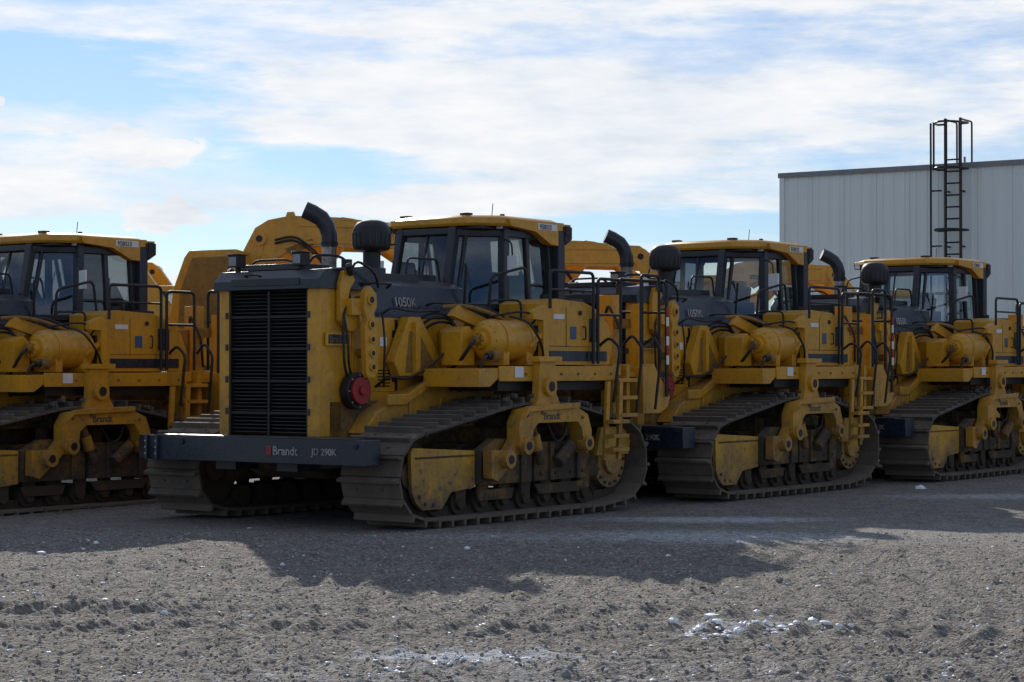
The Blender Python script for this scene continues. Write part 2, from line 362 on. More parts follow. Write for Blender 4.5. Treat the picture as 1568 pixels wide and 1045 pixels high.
    q.sweep([(cx,cy,3.02),(cx,cy,3.05),(cx,cy,3.09),(cx,cy,3.26),(cx,cy,3.31),(cx,cy,3.36),(cx,cy,3.385),(cx,cy,3.39)],[.12,.20,.215,.215,.20,.16,.09,.02],'blk',28)
    for i in range(20):
        an=R(i*18); q.box(cx+.215*math.cos(an)-.006,cx+.215*math.cos(an)+.006,cy+.215*math.sin(an)-.006,cy+.215*math.sin(an)+.006,3.10,3.24,'dark',rz=i*18)
    obs.append(q.make(60))
    y=P('lift_cylinder_yokes',.012)
    for s in(1,-1):
        x=lambda a,b:sorted((s*a,s*b))
        y.box(*x(.74,.9),.44,.60,2.28,2.46,'yel')
        y.prism([(.34,2.22),(.34,2.62),(.40,2.76),(.52,2.76),(.58,2.66),(.50,2.56),(.46,2.4),(.66,2.34),(.66,2.14),(.5,2.1)],'x',*x(.76,.82),'yel')
        y.prism([(.62,1.66),(.60,2.15),(.63,2.25),(.58,2.36),(.60,2.54),(.68,2.60),(.79,2.52),(.80,2.38),(.75,2.3),(.81,2.15),(.82,1.70),(.77,1.60),(.66,1.60)],'x',*x(.88,.95),'yel')
        for yy,zz,rr in ((.69,2.45,.06),(.70,2.18,.05),(.71,2.02,.045),(.715,1.87,.045),(.72,1.72,.045)):
            y.cyl((s*.95,yy,zz),(s*.97,yy,zz),rr,'yel',16); y.cyl((s*.97,yy,zz),(s*.976,yy,zz),rr*.6,'blk',12)
        for yy,zz in ((.69,2.45),(.71,1.87)): y.cyl((s*.75,yy,zz),(s*.88,yy,zz),.05,'yeld',14)
        y.sweep([(s*.85,.48,2.72),(s*.88,.40,2.82)],.035,'blk',10)
        y.rail([(s*.8,.5,2.70),(s*.90,.5,2.88),(s*.92,.8,2.76),(s*.8,1.0,2.6)],.015,'blk',.15)
        y.rail([(s*.8,.45,2.4),(s*.86,.34,2.2),(s*.84,.38,1.7),(s*.76,.6,1.5)],.015,'blk',.15)
        y.rail([(s*.80,.42,2.3),(s*.88,.40,2.0),(s*.85,.44,1.75),(s*.76,.6,1.6)],.013,'blk',.15)
        y.rail([(s*.9,.95,2.3),(s*.98,.9,2.0),(s*.92,.95,1.6),(s*.8,1.1,1.5)],.013,'blk',.15)
    obs.append(y.make())
    r=P('cable_reel',.008)
    r.cyl((.76,.60,1.46),(.87,.60,1.46),.20,'blk',32); r.cyl((.87,.60,1.46),(.91,.60,1.46),.15,'red',28); r.cyl((.91,.60,1.46),(.94,.60,1.46),.05,'red',14)
    for i in range(8):
        an=R(i*45); r.cyl((.87,.60+.175*math.cos(an),1.46+.175*math.sin(an)),(.885,.60+.175*math.cos(an),1.46+.175*math.sin(an)),.012,'grey',6)
    obs.append(r.make())
    t=P('side_tanks_and_fenders',.018)
    for s in(1,-1):
        x=lambda a,b:sorted((s*a,s*b))
        t.prism([(1.55,1.50),(1.75,1.50),(1.95,1.62),(4.40,1.62),(4.40,1.74),(1.55,1.70)],'x',*x(1.0,1.78),'yel')
        t.box(*x(1.78,1.80),1.9,4.3,1.56,1.73,'yel')
        t.box(*x(1.02,1.70),2.0,4.3,1.45,1.615,'blk')
        t.prism([(1.85,1.74),(2.10,1.74),(2.10,2.10),(2.0,2.18),(1.85,2.12)],'x',*x(1.02,1.30),'yel')
        t.cyl((s*1.40,2.20,2.02),(s*1.40,2.86,2.02),.235,'yel',40)
        t.sweep([(s*1.40,2.205,2.02),(s*1.40,2.15,2.02),(s*1.40,2.10,2.02)],[.235,.21,.14],'yel',40)
        t.cyl((s*1.40,2.11,2.02),(s*1.40,2.02,2.02),.10,'yel',24); t.cyl((s*1.40,2.02,2.02),(s*1.40,1.95,2.02),.055,'yeld',14)
        t.cyl((s*1.40,2.28,2.02),(s*1.40,2.31,2.02),.248,'yel',40); t.cyl((s*1.40,2.76,2.02),(s*1.40,2.79,2.02),.248,'yel',40)
        for i in range(12):
            an=R(i*30); t.cyl((s*1.40+.18*math.cos(an),2.16,2.02+.18*math.sin(an)),(s*1.40+.18*math.cos(an),2.13,2.02+.18*math.sin(an)),.014,'yeld',6)
        t.box(*x(1.2,1.6),2.25,2.36,1.74,1.9,'yel'); t.box(*x(1.2,1.6),2.7,2.82,1.74,1.9,'yel')
        t.cyl((s*1.62,2.10,1.84),(s*1.62,1.98,1.84),.07,'yeld',14); t.cyl((s*1.62,1.98,1.84),(s*1.62,1.9,1.84),.04,'blk',14)
        t.rail([(s*1.40,1.96,2.02),(s*1.44,1.86,1.98),(s*1.3,1.85,1.8),(s*1.05,2.0,1.7)],.022,'blk',.08)
        t.rail([(s*1.62,1.92,1.84),(s*1.66,1.8,1.82),(s*1.6,1.75,1.6),(s*1.3,1.8,1.45)],.018,'blk',.08)
        for i in range(8):
            an=R(i*45); t.cyl((s*1.40+.075*math.cos(an),2.02,2.02+.075*math.sin(an)),(s*1.40+.075*math.cos(an),2.01,2.02+.075*math.sin(an)),.012,'yeld',6)
        t.prism([(1.9,2.30),(2.02,2.42),(2.98,2.16),(2.98,2.04),(2.9,2.04)],'x',*x(1.06,1.14),'yel')
        t.rail([(s*1.0,1.9,2.40),(s*1.15,2.1,2.42),(s*1.25,2.5,2.34),(s*1.28,2.85,2.2)],.025,'yeld',.2)
        t.rail([(s*.95,2.3,2.38),(s*1.1,2.5,2.42),(s*1.2,2.8,2.3)],.02,'blk',.2)
        t.rail([(s*1.5,2.9,2.2),(s*1.62,2.9,2.3),(s*1.62,2.6,2.36),(s*1.3,2.4,2.3)],.014,'blk',.12)
        t.rail([(s*1.66,2.95,1.8),(s*1.74,2.8,2.0),(s*1.70,2.6,2.24),(s*1.5,2.5,2.30)],.015,'blk',.12)
        t.prism([(3.02,1.745),(4.38,1.745),(4.47,2.0),(4.38,2.22),(4.15,2.40),(3.85,2.49),(3.25,2.52),(3.05,2.46)],'x',*x(.95,1.62),'yel')
        t.prism([(2.92,1.75),(3.02,1.75),(3.02,2.38),(2.95,2.44),(2.72,2.36),(2.72,2.27),(2.92,2.26)],'x',*x(1.60,1.68),'yel')
        t.prism([(2.90,1.9),(3.01,1.9),(3.01,2.2),(2.90,2.2)],'x',*x(1.1,1.60),'blk')
        t.prism([(2.92,2.12),(2.70,1.98),(2.70,1.94),(2.92,2.06)],'x',*x(1.60,1.66),'yel')
        t.box(*x(1.62,1.632),3.12,4.32,1.79,1.91,'navy')
        t.box(*x(1.62,1.63),3.95,4.15,2.02,2.30,'navy'); t.box(*x(1.62,1.628),3.55,3.67,2.05,2.2,'blue'); t.box(*x(1.62,1.629),3.2,3.42,2.28,2.34,'white')
        t.box(*x(1.62,1.626),3.46,3.47,1.95,2.42,'yeld'); t.cyl((s*1.62,3.75,2.36),(s*1.64,3.75,2.36),.03,'blk',10)
        t.rail([(s*1.62,3.82,2.05),(s*1.66,3.82,2.05),(s*1.66,3.82,2.2),(s*1.62,3.82,2.2)],.01,'blk',.02)
        t.box(*x(1.623,1.629),3.12,4.2,1.96,1.968,'yeld')
        t.cyl((s*1.3,3.5,2.5),(s*1.3,3.5,2.58),.07,'blk',16)
        t.box(*x(1.1,1.5),3.7,4.0,2.45,2.53,'dark')
        t.box(*x(1.62,1.80),4.20,4.27,1.10,1.75,'yel'); t.box(*x(1.62,1.80),4.50,4.57,1.10,1.75,'yel')
        for z in (1.12,1.33,1.54): t.box(*x(1.64,1.9),4.18,4.59,z,z+.045,'yel')
        t.box(*x(1.0,1.64),4.4,4.95,1.60,1.66,'yel')
        for z in (.72,.88,1.05): t.box(*x(1.87,2.02),3.88,4.22,z,z+.045,'yel')
        t.prism([(3.86,.62),(3.93,.62),(4.0,1.55),(3.93,1.55)],'x',*x(1.86,1.9),'yel'); t.prism([(4.16,.62),(4.23,.62),(4.27,1.55),(4.2,1.55)],'x',*x(1.86,1.9),'yel')
        t.prism([(4.95,1.15),(4.95,1.72),(5.2,1.76),(5.58,1.34),(5.52,1.22),(5.35,1.15)],'x',*x(1.15,1.75),'yel')
        t.box(*x(1.1,1.3),4.95,5.12,1.7,2.62,'yel'); t.box(*x(1.5,1.62),5.05,5.12,1.7,2.5,'yel'); t.box(*x(1.3,1.5),4.98,5.08,2.2,2.32,'yeld')
        t.box(*x(.75,1.2),4.9,5.1,1.3,2.3,'yeld')
        t.rail([(s*1.2,4.95,2.4),(s*1.3,4.85,2.5),(s*1.45,4.9,2.2),(s*1.4,5.0,1.8)],.018,'blk',.1)
        t.box(*x(1.802,1.812),2.18,2.34,1.60,1.72,'white')
        for yy in np.arange(2.4,4.3,.35): t.cyl((s*1.80,yy,1.64),(s*1.815,yy,1.64),.018,'yeld',6)
        for j in range(6): t.box(*x(1.79,1.805),5.42,5.47,1.75+j*.12,1.75+j*.12+.115,'red' if j%2 else 'white')
    obs.append(t.make())
    n=P('handrails',0)
    for s in(1,-1):
        a=s*1.68
        n.rail([(a,3.05,2.40),(a,3.05,2.84),(a,3.95,2.84),(a,3.95,1.76)],.02,'blk')
        n.rail([(a,3.05,2.62),(a,3.95,2.62)],.014,'blk')
        n.rail([(a,4.05,1.76),(a,4.05,2.78),(a,4.55,2.78),(a,4.55,1.76)],.02,'blk')
        n.rail([(a,4.05,2.35),(a,4.55,2.35)],.016,'blk')
        n.rail([(s*1.86,4.12,1.3),(s*1.95,4.12,1.95),(s*1.80,4.12,2.08),(s*1.66,4.12,1.98)],.018,'blk')
        n.rail([(s*1.86,4.62,1.15),(s*1.95,4.62,1.95),(s*1.80,4.62,2.12),(s*1.66,4.62,1.98)],.018,'blk')
        n.rail([(s*1.78,5.45,1.35),(s*1.78,5.45,2.78),(s*1.05,5.45,2.84),(s*1.05,5.45,1.7)],.022,'blk')
        n.rail([(s*1.78,5.45,2.4),(s*1.05,5.45,2.42)],.016,'blk')
        n.rail([(s*1.42,5.45,1.5),(s*1.42,5.45,2.80)],.018,'blk')
        n.rail([(s*1.70,4.98,1.7),(s*1.70,4.98,2.86),(s*1.70,5.40,2.86),(s*1.70,5.40,1.6)],.02,'blk')
        n.rail([(s*1.86,5.05,1.2),(s*1.95,5.05,1.9),(s*1.85,5.05,2.1),(s*1.70,5.05,2.0)],.018,'blk')
        n.rail([(s*1.0,2.75,2.2),(s*1.05,2.75,2.78),(s*1.22,3.2,2.9),(s*1.22,3.3,2.3)],.018,'blk')
        n.rail([(s*.72,2.66,2.3),(s*.80,2.6,2.9)],.016,'blk')
        n.rail([(s*1.05,2.72,2.12),(s*1.05,2.72,2.5),(s*1.3,3.0,2.5),(s*1.3,3.0,2.2)],.014,'blk')
    n.sweep([(.35,3.7,3.5),(.36,3.72,3.72)],.005,'blk',6)
    obs.append(n.make(60))
    k=P('cab_frame',.01)
    base=[(-.42,2.68),(.42,2.68),(.84,3.28),(.84,4.28),(-.84,4.28),(-.84,3.28)]
    top=[(-.40,2.90),(.40,2.90),(.80,3.34),(.80,4.24),(-.80,4.24),(-.80,3.34)]
    k.frust(base,2.05,base,2.42,'dark')
    k.box(-.94,.94,2.75,4.5,1.62,2.1,'yeld')
    k.box(-1.2,1.2,2.9,4.3,2.10,2.14,'dark')
    zt=3.38
    for i,(a,b) in enumerate(zip(base,top)):
        A=Vector((a[0],a[1],2.40)); B=Vector((b[0],b[1],zt))
        k.sweep([A,B],.075 if i in(1,2) else .06,'dark',4)
    for s in(1,-1):
        k.sweep([(s*.84,3.80,2.4),(s*.80,3.78,zt)],.045,'dark',4)
        for z,f in ((2.44,0),(3.32,.95)):
            A2=Vector((s*(.42-.02*f),2.68+.21*f,z)); B2=Vector((s*(.84-.04*f),3.28+.06*f,z)); k.sweep([A2,B2],.055,'dark',4)
        A=Vector((s*.50,2.80,2.46)); B=Vector((s*.50,2.99,3.30)); k.sweep([A,B],.035,'dark',4)
        k.sweep([(s*.84,3.28,2.44),(s*.84,4.28,2.44)],.055,'dark',4); k.sweep([(s*.80,3.34,3.32),(s*.80,4.24,3.32)],.065,'dark',4)
        k.prism([(3.28,2.10),(4.28,2.10),(4.28,2.42),(3.28,2.42)],'x',*sorted((s*.845,s*.88)),'dark')
    k.sweep([(-.42,2.68,2.44),(.42,2.68,2.44)],.05,'dark',4); k.sweep([(-.4,2.90,3.34),(.4,2.90,3.34)],.055,'dark',4)
    k.sweep([(-.84,4.28,2.44),(.84,4.28,2.44)],.05,'dark',4); k.sweep([(-.80,4.24,3.34),(.80,4.24,3.34)],.055,'dark',4)
    k.sweep([(0.0,2.9,3.34),(0.0,2.68,2.44)],.018,'dark',4)
    for s in(1,-1): k.box(*sorted((s*.82,s*.95)),4.28,4.42,1.9,3.40,'dark')
    k.box(-.82,.82,4.30,4.36,2.1,2.50,'dark')
    obs.append(k.make())
    ro=P('cab_roof',.015)
    o=[(-.56,2.88),(.56,2.88),(.90,3.22),(.93,4.42),(-.93,4.42),(-.90,3.22)]
    i2=[(-.53,2.92),(.53,2.92),(.85,3.26),(.88,4.36),(-.88,4.36),(-.85,3.26)]
    ro.frust([(a*.97,3.6+(b-3.6)*.97) for a,b in o],3.40,o,3.43,'yel'); ro.frust(o,3.43,o,3.495,'yel'); ro.frust(i2,3.496,[(a*.93,3.65+(b-3.65)*.93) for a,b in i2],3.53,'yel')
    for s in(1,-1):
        ro.prism([(3.26,3.48),(4.55,3.48),(4.55,3.36),(4.38,3.20),(4.12,3.22),(3.80,3.36),(3.3,3.40)],'x',*sorted((s*.83,s*.945)),'yel')
        ro.prism([(4.38,3.45),(4.56,3.45),(4.56,3.30),(4.42,3.22)],'x',*sorted((s*.944,s*.96)),'blk')
        ro.cyl((s*.7,3.45,3.50),(s*.7,3.45,3.56),.03,'blk',8)
        ro.box(*sorted((s*.4,s*.52)),3.0,3.1,3.53,3.56,'blk')
    ro.box(-.8,.8,4.38,4.5,3.3,3.47,'yel')
    ro.box(.946,.952,3.85,4.25,3.385,3.465,'white')
    obs.append(ro.make())
    obs.append(text('unit_number','958033',.085,(.9535,3.87,3.395),(90,0,90),'navy',.001))
    gl=P('cab_glass',0)
    def pane(i,j,sub=None):
        a0,a1,b0,b1=Vector((*base[i],2.46)),Vector((*base[j],2.46)),Vector((*top[i],3.30)),Vector((*top[j],3.30))
        gl.add([a0,a1,b1,b0],[(0,1,2,3)],'glass')
    for i in range(6): pane(i,(i+1)%6)
    obs.append(gl.make())
    it=P('cab_interior',.02)
    it.prism([(3.45,2.45),(3.90,2.45),(3.97,2.60),(4.05,2.88),(3.97,2.90),(3.85,2.68),(3.5,2.58)],'x',-.21,.21,'seat')
    it.box(-.09,.09,3.96,4.04,2.88,2.99,'seat'); it.box(-.40,-.33,3.4,3.8,2.45,2.66,'seat'); it.box(.33,.40,3.4,3.8,2.45,2.66,'seat')
    it.box(-.25,.25,2.85,3.0,2.42,2.54,'dark'); it.box(.1,.28,3.0,3.05,2.62,2.74,'dark')
    it.cyl((.40,3.45,2.7),(.40,3.40,2.80),.02,'blk',8); it.cyl((-.40,3.45,2.7),(-.40,3.40,2.80),.02,'blk',8)
    it.box(-.75,.75,2.95,4.2,3.36,3.39,'blk')
    obs.append(it.make())
    mi=P('mirrors',.01)
    for s in(1,-1):
        mi.rail([(s*.82,3.30,3.25),(s*1.02,3.20,3.2),(s*1.05,3.18,3.0)],.012,'blk')
        mi.box(*sorted((s*.95,s*1.15)),3.17,3.20,2.80,3.04,'white',rz=-20*s)
    mi.sweep([(.62,3.0,2.45),(.55,2.92,2.95)],.01,'blk',6); mi.sweep([(.05,2.66,2.5),(-.1,2.76,2.95)],.01,'blk',6)
    obs.append(mi.make())
    return obs
def place(name,obs,loc,rz,first,rx=0):
    e=bpy.data.objects.new(name,None); scene.collection.objects.link(e)
    e.location=loc; e.rotation_euler=(0,0,rz); e.empty_display_size=.5
    for o in obs:
        if first: q=o
        else:
            q=o.copy(); scene.collection.objects.link(q)
        q.parent=e
    return e
TH=math.atan2(.588,.81)
doz=build_dozer()
place('bulldozer',doz,(-2.71,22.34,0),-TH,True)
place('bulldozer',doz,(-8.21,24.34,-.08),-TH,False)
place('bulldozer',doz,(.97,27.03,0),-TH,False)
place('bulldozer',doz,(4.63,31.59,0),-TH,False)
# ------------------------------------------------------------ wheel loaders (row behind)
def build_loader():
    obs=[]
    b=P('lift_arms',.02)
    arm=[(-1.32,2.6),(-1.30,3.30),(-1.05,3.78),(-.85,3.90),(-.53,3.96),(.2,3.93),(.75,3.86),(1.15,3.84),(1.32,3.72),(1.34,3.56),(1.2,3.46),(.7,3.48),(.1,3.50),(-.45,3.50),(-.78,3.30),(-.95,3.05),(-1.0,2.6)]
    for y in (-.62,.62): b.prism(arm,'y',y-.09,y+.09,'yel')
    for y in (-.62,.62):
        for s in (-.1,.1):
            b.cyl((-.98,y-.0,3.62),(-.98,y+s*1.3,3.62),.11,'yel',20); b.cyl((-.98,y,3.62),(-.98,y+s*1.4,3.62),.05,'blk',14)
            b.cyl((1.17,y,3.65),(1.17,y+s*1.3,3.65),.15,'yel',20); b.cyl((1.17,y,3.65),(1.17,y+s*1.4,3.65),.06,'blk',14)
    b.cyl((-.5,-.6,3.72),(-.5,.6,3.72),.14,'yel',20)
    b.prism([(-.62,3.9),(-.58,4.02),(-.48,4.02),(-.44,3.9)],'y',-.66,-.60,'yel')
    b.prism([(-.75,3.2),(-.45,3.3),(-.1,3.75),(.15,3.98),(.35,3.95),(.3,3.7),(.0,3.3),(-.4,2.9),(-.7,2.95)],'y',-.12,.12,'yel')
    b.prism([(-.60,3.47),(-.2,3.62),(-.15,3.55),(-.5,3.36)],'y',-.722,-.712,'yeld')
    b.prism([(-1.2,2.7),(-1.2,3.25),(-1.0,3.66),(-.92,3.5),(-1.02,3.2),(-1.06,2.7)],'y',-.725,-.71,'yel')
    b.prism([(-.4,3.86),(.9,3.80),(.9,3.76),(-.4,3.80)],'y',-.725,-.71,'yel'); b.prism([(-.3,3.58),(.9,3.56),(.9,3.53),(-.3,3.54)],'y',-.725,-.71,'yel')
    b.sweep([(.25,0,3.85),(1.5,0,3.0)],.10,'yel',14); b.sweep([(1.2,0,3.2),(2.0,0,2.6)],.13,'yel',14)
    for y in(-.45,.45): b.sweep([(.0,y,3.2),(.9,y,2.2)],.06,'chrome',14); b.sweep([(.5,y,2.62),(1.3,y,1.7)],.10,'yel',14)
    for dz in (0,.05): b.rail([(-.75,-.73,3.55+dz),(-.45,-.75,3.62+dz),(-.1,-.75,3.35+dz),(.3,-.72,2.7)],.018,'blk',.15)
    for y in (-.62,.62): b.prism([(1.0,3.72),(1.32,3.72),(2.2,2.5),(2.2,1.6),(1.7,1.6),(1.6,2.4)],'y',y-.14,y+.0,'yel')
    obs.append(b.make())
    k=P('bucket',.015)
    prof=[(-1.15,3.42),(-1.85,3.40),(-1.92,3.30),(-2.08,2.85),(-2.12,2.55),(-2.3,2.1),(-2.2,1.95),(-1.9,1.75),(-1.45,1.75),(-1.15,2.0),(-1.0,2.5)]
    k.prism(prof,'y',-1.5,1.5,'yel')
    for y in(-1.53,-.6,.6,1.5): k.prism([(a,b) for a,b in prof],'y',y,y+.03,'yel')
    k.prism([(-1.80,3.30),(-1.25,3.32),(-1.15,2.6),(-1.5,2.2),(-2.0,2.3),(-1.98,2.8)],'y',-1.56,-1.53,'yeld')
    k.prism([(-1.1,3.0),(-.85,3.1),(-.85,2.5),(-1.1,2.3)],'y',-.75,-.5,'yel'); k.prism([(-1.1,3.0),(-.85,3.1),(-.85,2.5),(-1.1,2.3)],'y',.5,.75,'yel')
    obs.append(k.make())
    c=P('loader_body',.02)
    c.prism([(-1.2,.8),(-1.2,1.5),(-.6,1.8),(2.6,1.8),(2.9,1.5),(5.2,1.5),(5.2,.8)],'y',-.55,.55,'yeld')
    c.prism([(2.9,1.5),(2.9,2.5),(5.1,2.35),(5.3,2.0),(5.3,1.1)],'y',-.8,.8,'yel')
    for y in(-1,1):
        c.prism([(-1.0,1.75),(-.7,1.95),(.7,1.95),(1.0,1.75),(1.0,1.82),(.72,2.03),(-.72,2.03),(-1.05,1.83)],'y',*sorted((y*.75,y*1.35)),'yel')
    c.prism([(-1.6,1.0),(-1.2,1.9),(-.6,1.9),(-.6,.9)],'y',-.7,-.4,'yel'); c.prism([(-1.6,1.0),(-1.2,1.9),(-.6,1.9),(-.6,.9)],'y',.4,.7,'yel')
    obs.append(c.make())
    cb=P('loader_cab',.015)
    for x in (1.75,2.95):
        for y in(-.7,.7): cb.box(x-.05,x+.05,y-.05,y+.05,1.8,3.2,'dark')
    cb.box(1.65,3.05,-.78,.78,3.2,3.32,'yel'); cb.box(1.7,3.0,-.75,.75,1.8,2.2,'dark')
    for y in(-.72,.72): cb.add([(1.75,y,2.2),(2.95,y,2.2),(2.95,y,3.2),(1.75,y,3.2)],[(0,1,2,3)],'glass')
    for x in(1.74,2.96): cb.add([(x,-.7,2.2),(x,.7,2.2),(x,.7,3.2),(x,-.7,3.2)],[(0,1,2,3)],'glass')
    obs.append(cb.make())
    w=P('wheels',.01)
    for x in(-.1,4.0):
        for s in(1,-1):
            w.sweep([(x,s*.8,.88),(x,s*.84,.88),(x,s*1.0,.88),(x,s*1.2,.88),(x,s*1.3,.88),(x,s*1.34,.88)],[.6,.82,.88,.88,.82,.55],'rub',36)
            w.cyl((x,s*1.2,.88),(x,s*1.345,.88),.48,'yelb',28); w.cyl((x,s*1.3,.88),(x,s*1.40,.88),.2,'yelb',20)
            for i in range(24):
                an=i*15; w.box(x+.87*math.cos(R(an))-.04,x+.87*math.cos(R(an))+.04,min(s*.85,s*1.3),max(s*.85,s*1.3),.88+.87*math.sin(R(an))-.03,.88+.87*math.sin(R(an))+.03,'rub',ry=-an)
    obs.append(w.make())
    return obs
ld=build_loader()
place('wheel_loader',ld,(-2.70,31,0),R(-4),True)
place('wheel_loader',ld,(1.15,36.6,0),R(-6),False)
place('wheel_loader',ld,(5.6,43.5,0),R(-6),False)
place('wheel_loader',ld,(-8.45,41,0),R(-6),False)
# ------------------------------------------------------------ building
def bmat():
    m,nt,b=newmat('ribbed_metal_siding')
    tc=nt.nodes.new('ShaderNodeTexCoord'); o=tc.outputs['Object']
    mp=nt.nodes.new('ShaderNodeMapping'); nt.links.new(o,mp.inputs[0]); mp.inputs['Scale'].default_value=(2.2,2.2,.25)
    n=noise(nt,mp.outputs[0],1.5,6,.6); n2=noise(nt,o,.5,4,.5)
    f=mth(nt,'MULTIPLY_ADD',n,1.4,-.35,True)
    c=mixc(nt,f,(.72,.80,.79),(.64,.72,.72)); c=mixc(nt,mth(nt,'MULTIPLY',n2,.35),c,(.56,.63,.62))
    nt.links.new(c,b.inputs['Base Color']); b.inputs['Roughness'].default_value=.5
    return m
M['sid']=bmat(); M['trim']=paint('grey_trim',(.20,.22,.24),amount=.15,low=.2); M['conc']=paint('concrete',(.3,.29,.27),amount=.3,low=.3,rough=.9)
bw=P('siding_walls',0); Lw=32.0; Dw=20; Hb=6.9
def wall(p0,p1,h,k):
    p0=Vector(p0);p1=Vector(p1); d=(p1-p0); L=d.length; d.normalize(); n=Vector((d[1],-d[0]))
    prof=[]; x=0; pitch=.305
    while x<L-.01:
        prof+=[(x,0),(x+.11,0),(x+.125,.022),(x+.165,.022),(x+.18,0)]
        prof+=[(x+.235,0),(x+.24,.005),(x+.25,.005),(x+.255,0)]; x+=pitch
    prof.append((L,0)); prof=[(min(a,L),b) for a,b in prof]
    vs=[]; fs=[]
    for a,b in prof:
        q=p0+d*a+n*b; vs.append((q[0],q[1],.15)); vs.append((q[0],q[1],h))
    for i in range(len(prof)-1): fs.append((2*i,2*i+2,2*i+3,2*i+1))
    bw.add(vs,fs,k)
wall((0,0),(Lw,0),Hb,'sid'); wall((Lw,0),(Lw,Dw),Hb,'sid'); wall((Lw,Dw),(0,Dw),Hb,'sid'); wall((0,Dw),(0,0),Hb,'sid')
walls=bw.make()
bt=P('roof_and_trim',.01)
bt.box(-.06,Lw+.06,-.07,-.035,Hb-.10,Hb+.03,'trim'); bt.box(-.07,-.03,-.07,Dw,Hb-.1,Hb+.03,'trim')
bt.prism([(-.06,Hb+.032),(Dw/2,Hb+.9),(Dw+.06,Hb+.032)],'x',-.05,Lw+.05,'sid')
bt.box(-.035,.11,-.05,-.032,.15,Hb-.1,'sid'); bt.box(-.1,Lw+.1,-.1,Dw+.1,-.2,.15,'conc')
bt.cyl((5.15,-.02,Hb+.04),(5.15,-.02,Hb+.18),.03,'trim',8)
for i in range(1,34): bt.box(i*.915+.0,i*.915+.006,-.03,-.024,.15,Hb-.1,'trim')
trim=bt.make()
th=math.atan2(-3.7,5.56)
def place_parts(name,obs,loc,rz): return place(name,obs,loc,rz,True)
place_parts('metal_warehouse',[walls,trim],(7.21,55,0),th)
def u_at(px):
    k=(px-784)/3150; d=Vector((math.cos(th),math.sin(th)))
    return (k*55-7.21)/(d[0]-k*d[1])
u1,u2,u0,u3=u_at(1455),u_at(1478),u_at(1439),u_at(1487)
la=P('ladder_rails_and_cage',.0)
yb=-.28
la.box(u1-.025,u1+.025,yb-.04,yb+.04,2.0,Hb+1.15,'blk'); la.box(u2-.025,u2+.025,yb-.04,yb+.04,2.0,Hb+1.15,'blk')
z=2.2
while z<Hb+.2: la.cyl((u1,yb,z),(u2,yb,z),.022,'blk',8); z+=.30
uc=(u1+u2)/2
for z in (3.6,5.2,Hb-.15,Hb+1.0):
    pts=[(u1,yb,z)]+[(uc+(u2-u1)*math.cos(R(a)),yb-.72*abs(math.sin(R(a))),z) for a in range(180,-1,-15)]+[(u2,yb,z)]
    la.sweep(pts,.028,'blk',6)
la.box(u0-.02,u0+.02,yb-.3,yb-.26,2.6,Hb+1.02,'blk'); la.box(u0+.14,u0+.18,yb-.5,yb-.46,Hb-.2,Hb+1.02,'blk')
for a in (35,75): 
    x=uc+(u2-u1)*math.cos(R(a)); y=yb-.72*math.sin(R(a)); la.box(x-.02,x+.02,y-.01,y+.01,Hb-.15,Hb+1.0,'blk')
for z in (3.6,4.8,6.2):
    la.box(u0-.02,u1,yb-.28,yb-.24,z-.02,z+.02,'blk'); la.box(u1-.02,u1+.02,yb,0,z-.02,z+.02,'blk'); la.box(u2-.02,u2+.02,yb,0,z-.02,z+.02,'blk')
la.rail([(u1,yb,Hb+1.12),(u1,.5,Hb+1.12),(u1,.5,Hb+.05)],.025,'blk'); la.rail([(u2,yb,Hb+1.12),(u2,.5,Hb+1.12),(u2,.5,Hb+.05)],.025,'blk')
place_parts('roof_access_ladder',[la.make()],(7.21,55,0),th)
# ------------------------------------------------------------ ground
_G={}
def vnoise(X,Y,sc,seed):
    if seed not in _G: _G[seed]=np.random.default_rng(seed).random((256,256))
    G=_G[seed]
    x=X*sc+1000.3; y=Y*sc+1000.7
    xi=np.floor(x).astype(int); yi=np.floor(y).astype(int); fx=x-xi; fy=y-yi
    fx=fx*fx*(3-2*fx); fy=fy*fy*(3-2*fy)
    a=G[xi%256,yi%256]; b=G[(xi+1)%256,yi%256]; c=G[xi%256,(yi+1)%256]; d=G[(xi+1)%256,(yi+1)%256]
    return (a*(1-fx)+b*fx)*(1-fy)+(c*(1-fx)+d*fx)*fy-.5
def sst(a,b,x):
    t=np.clip((x-a)/(b-a),0,1); return t*t*(3-2*t)
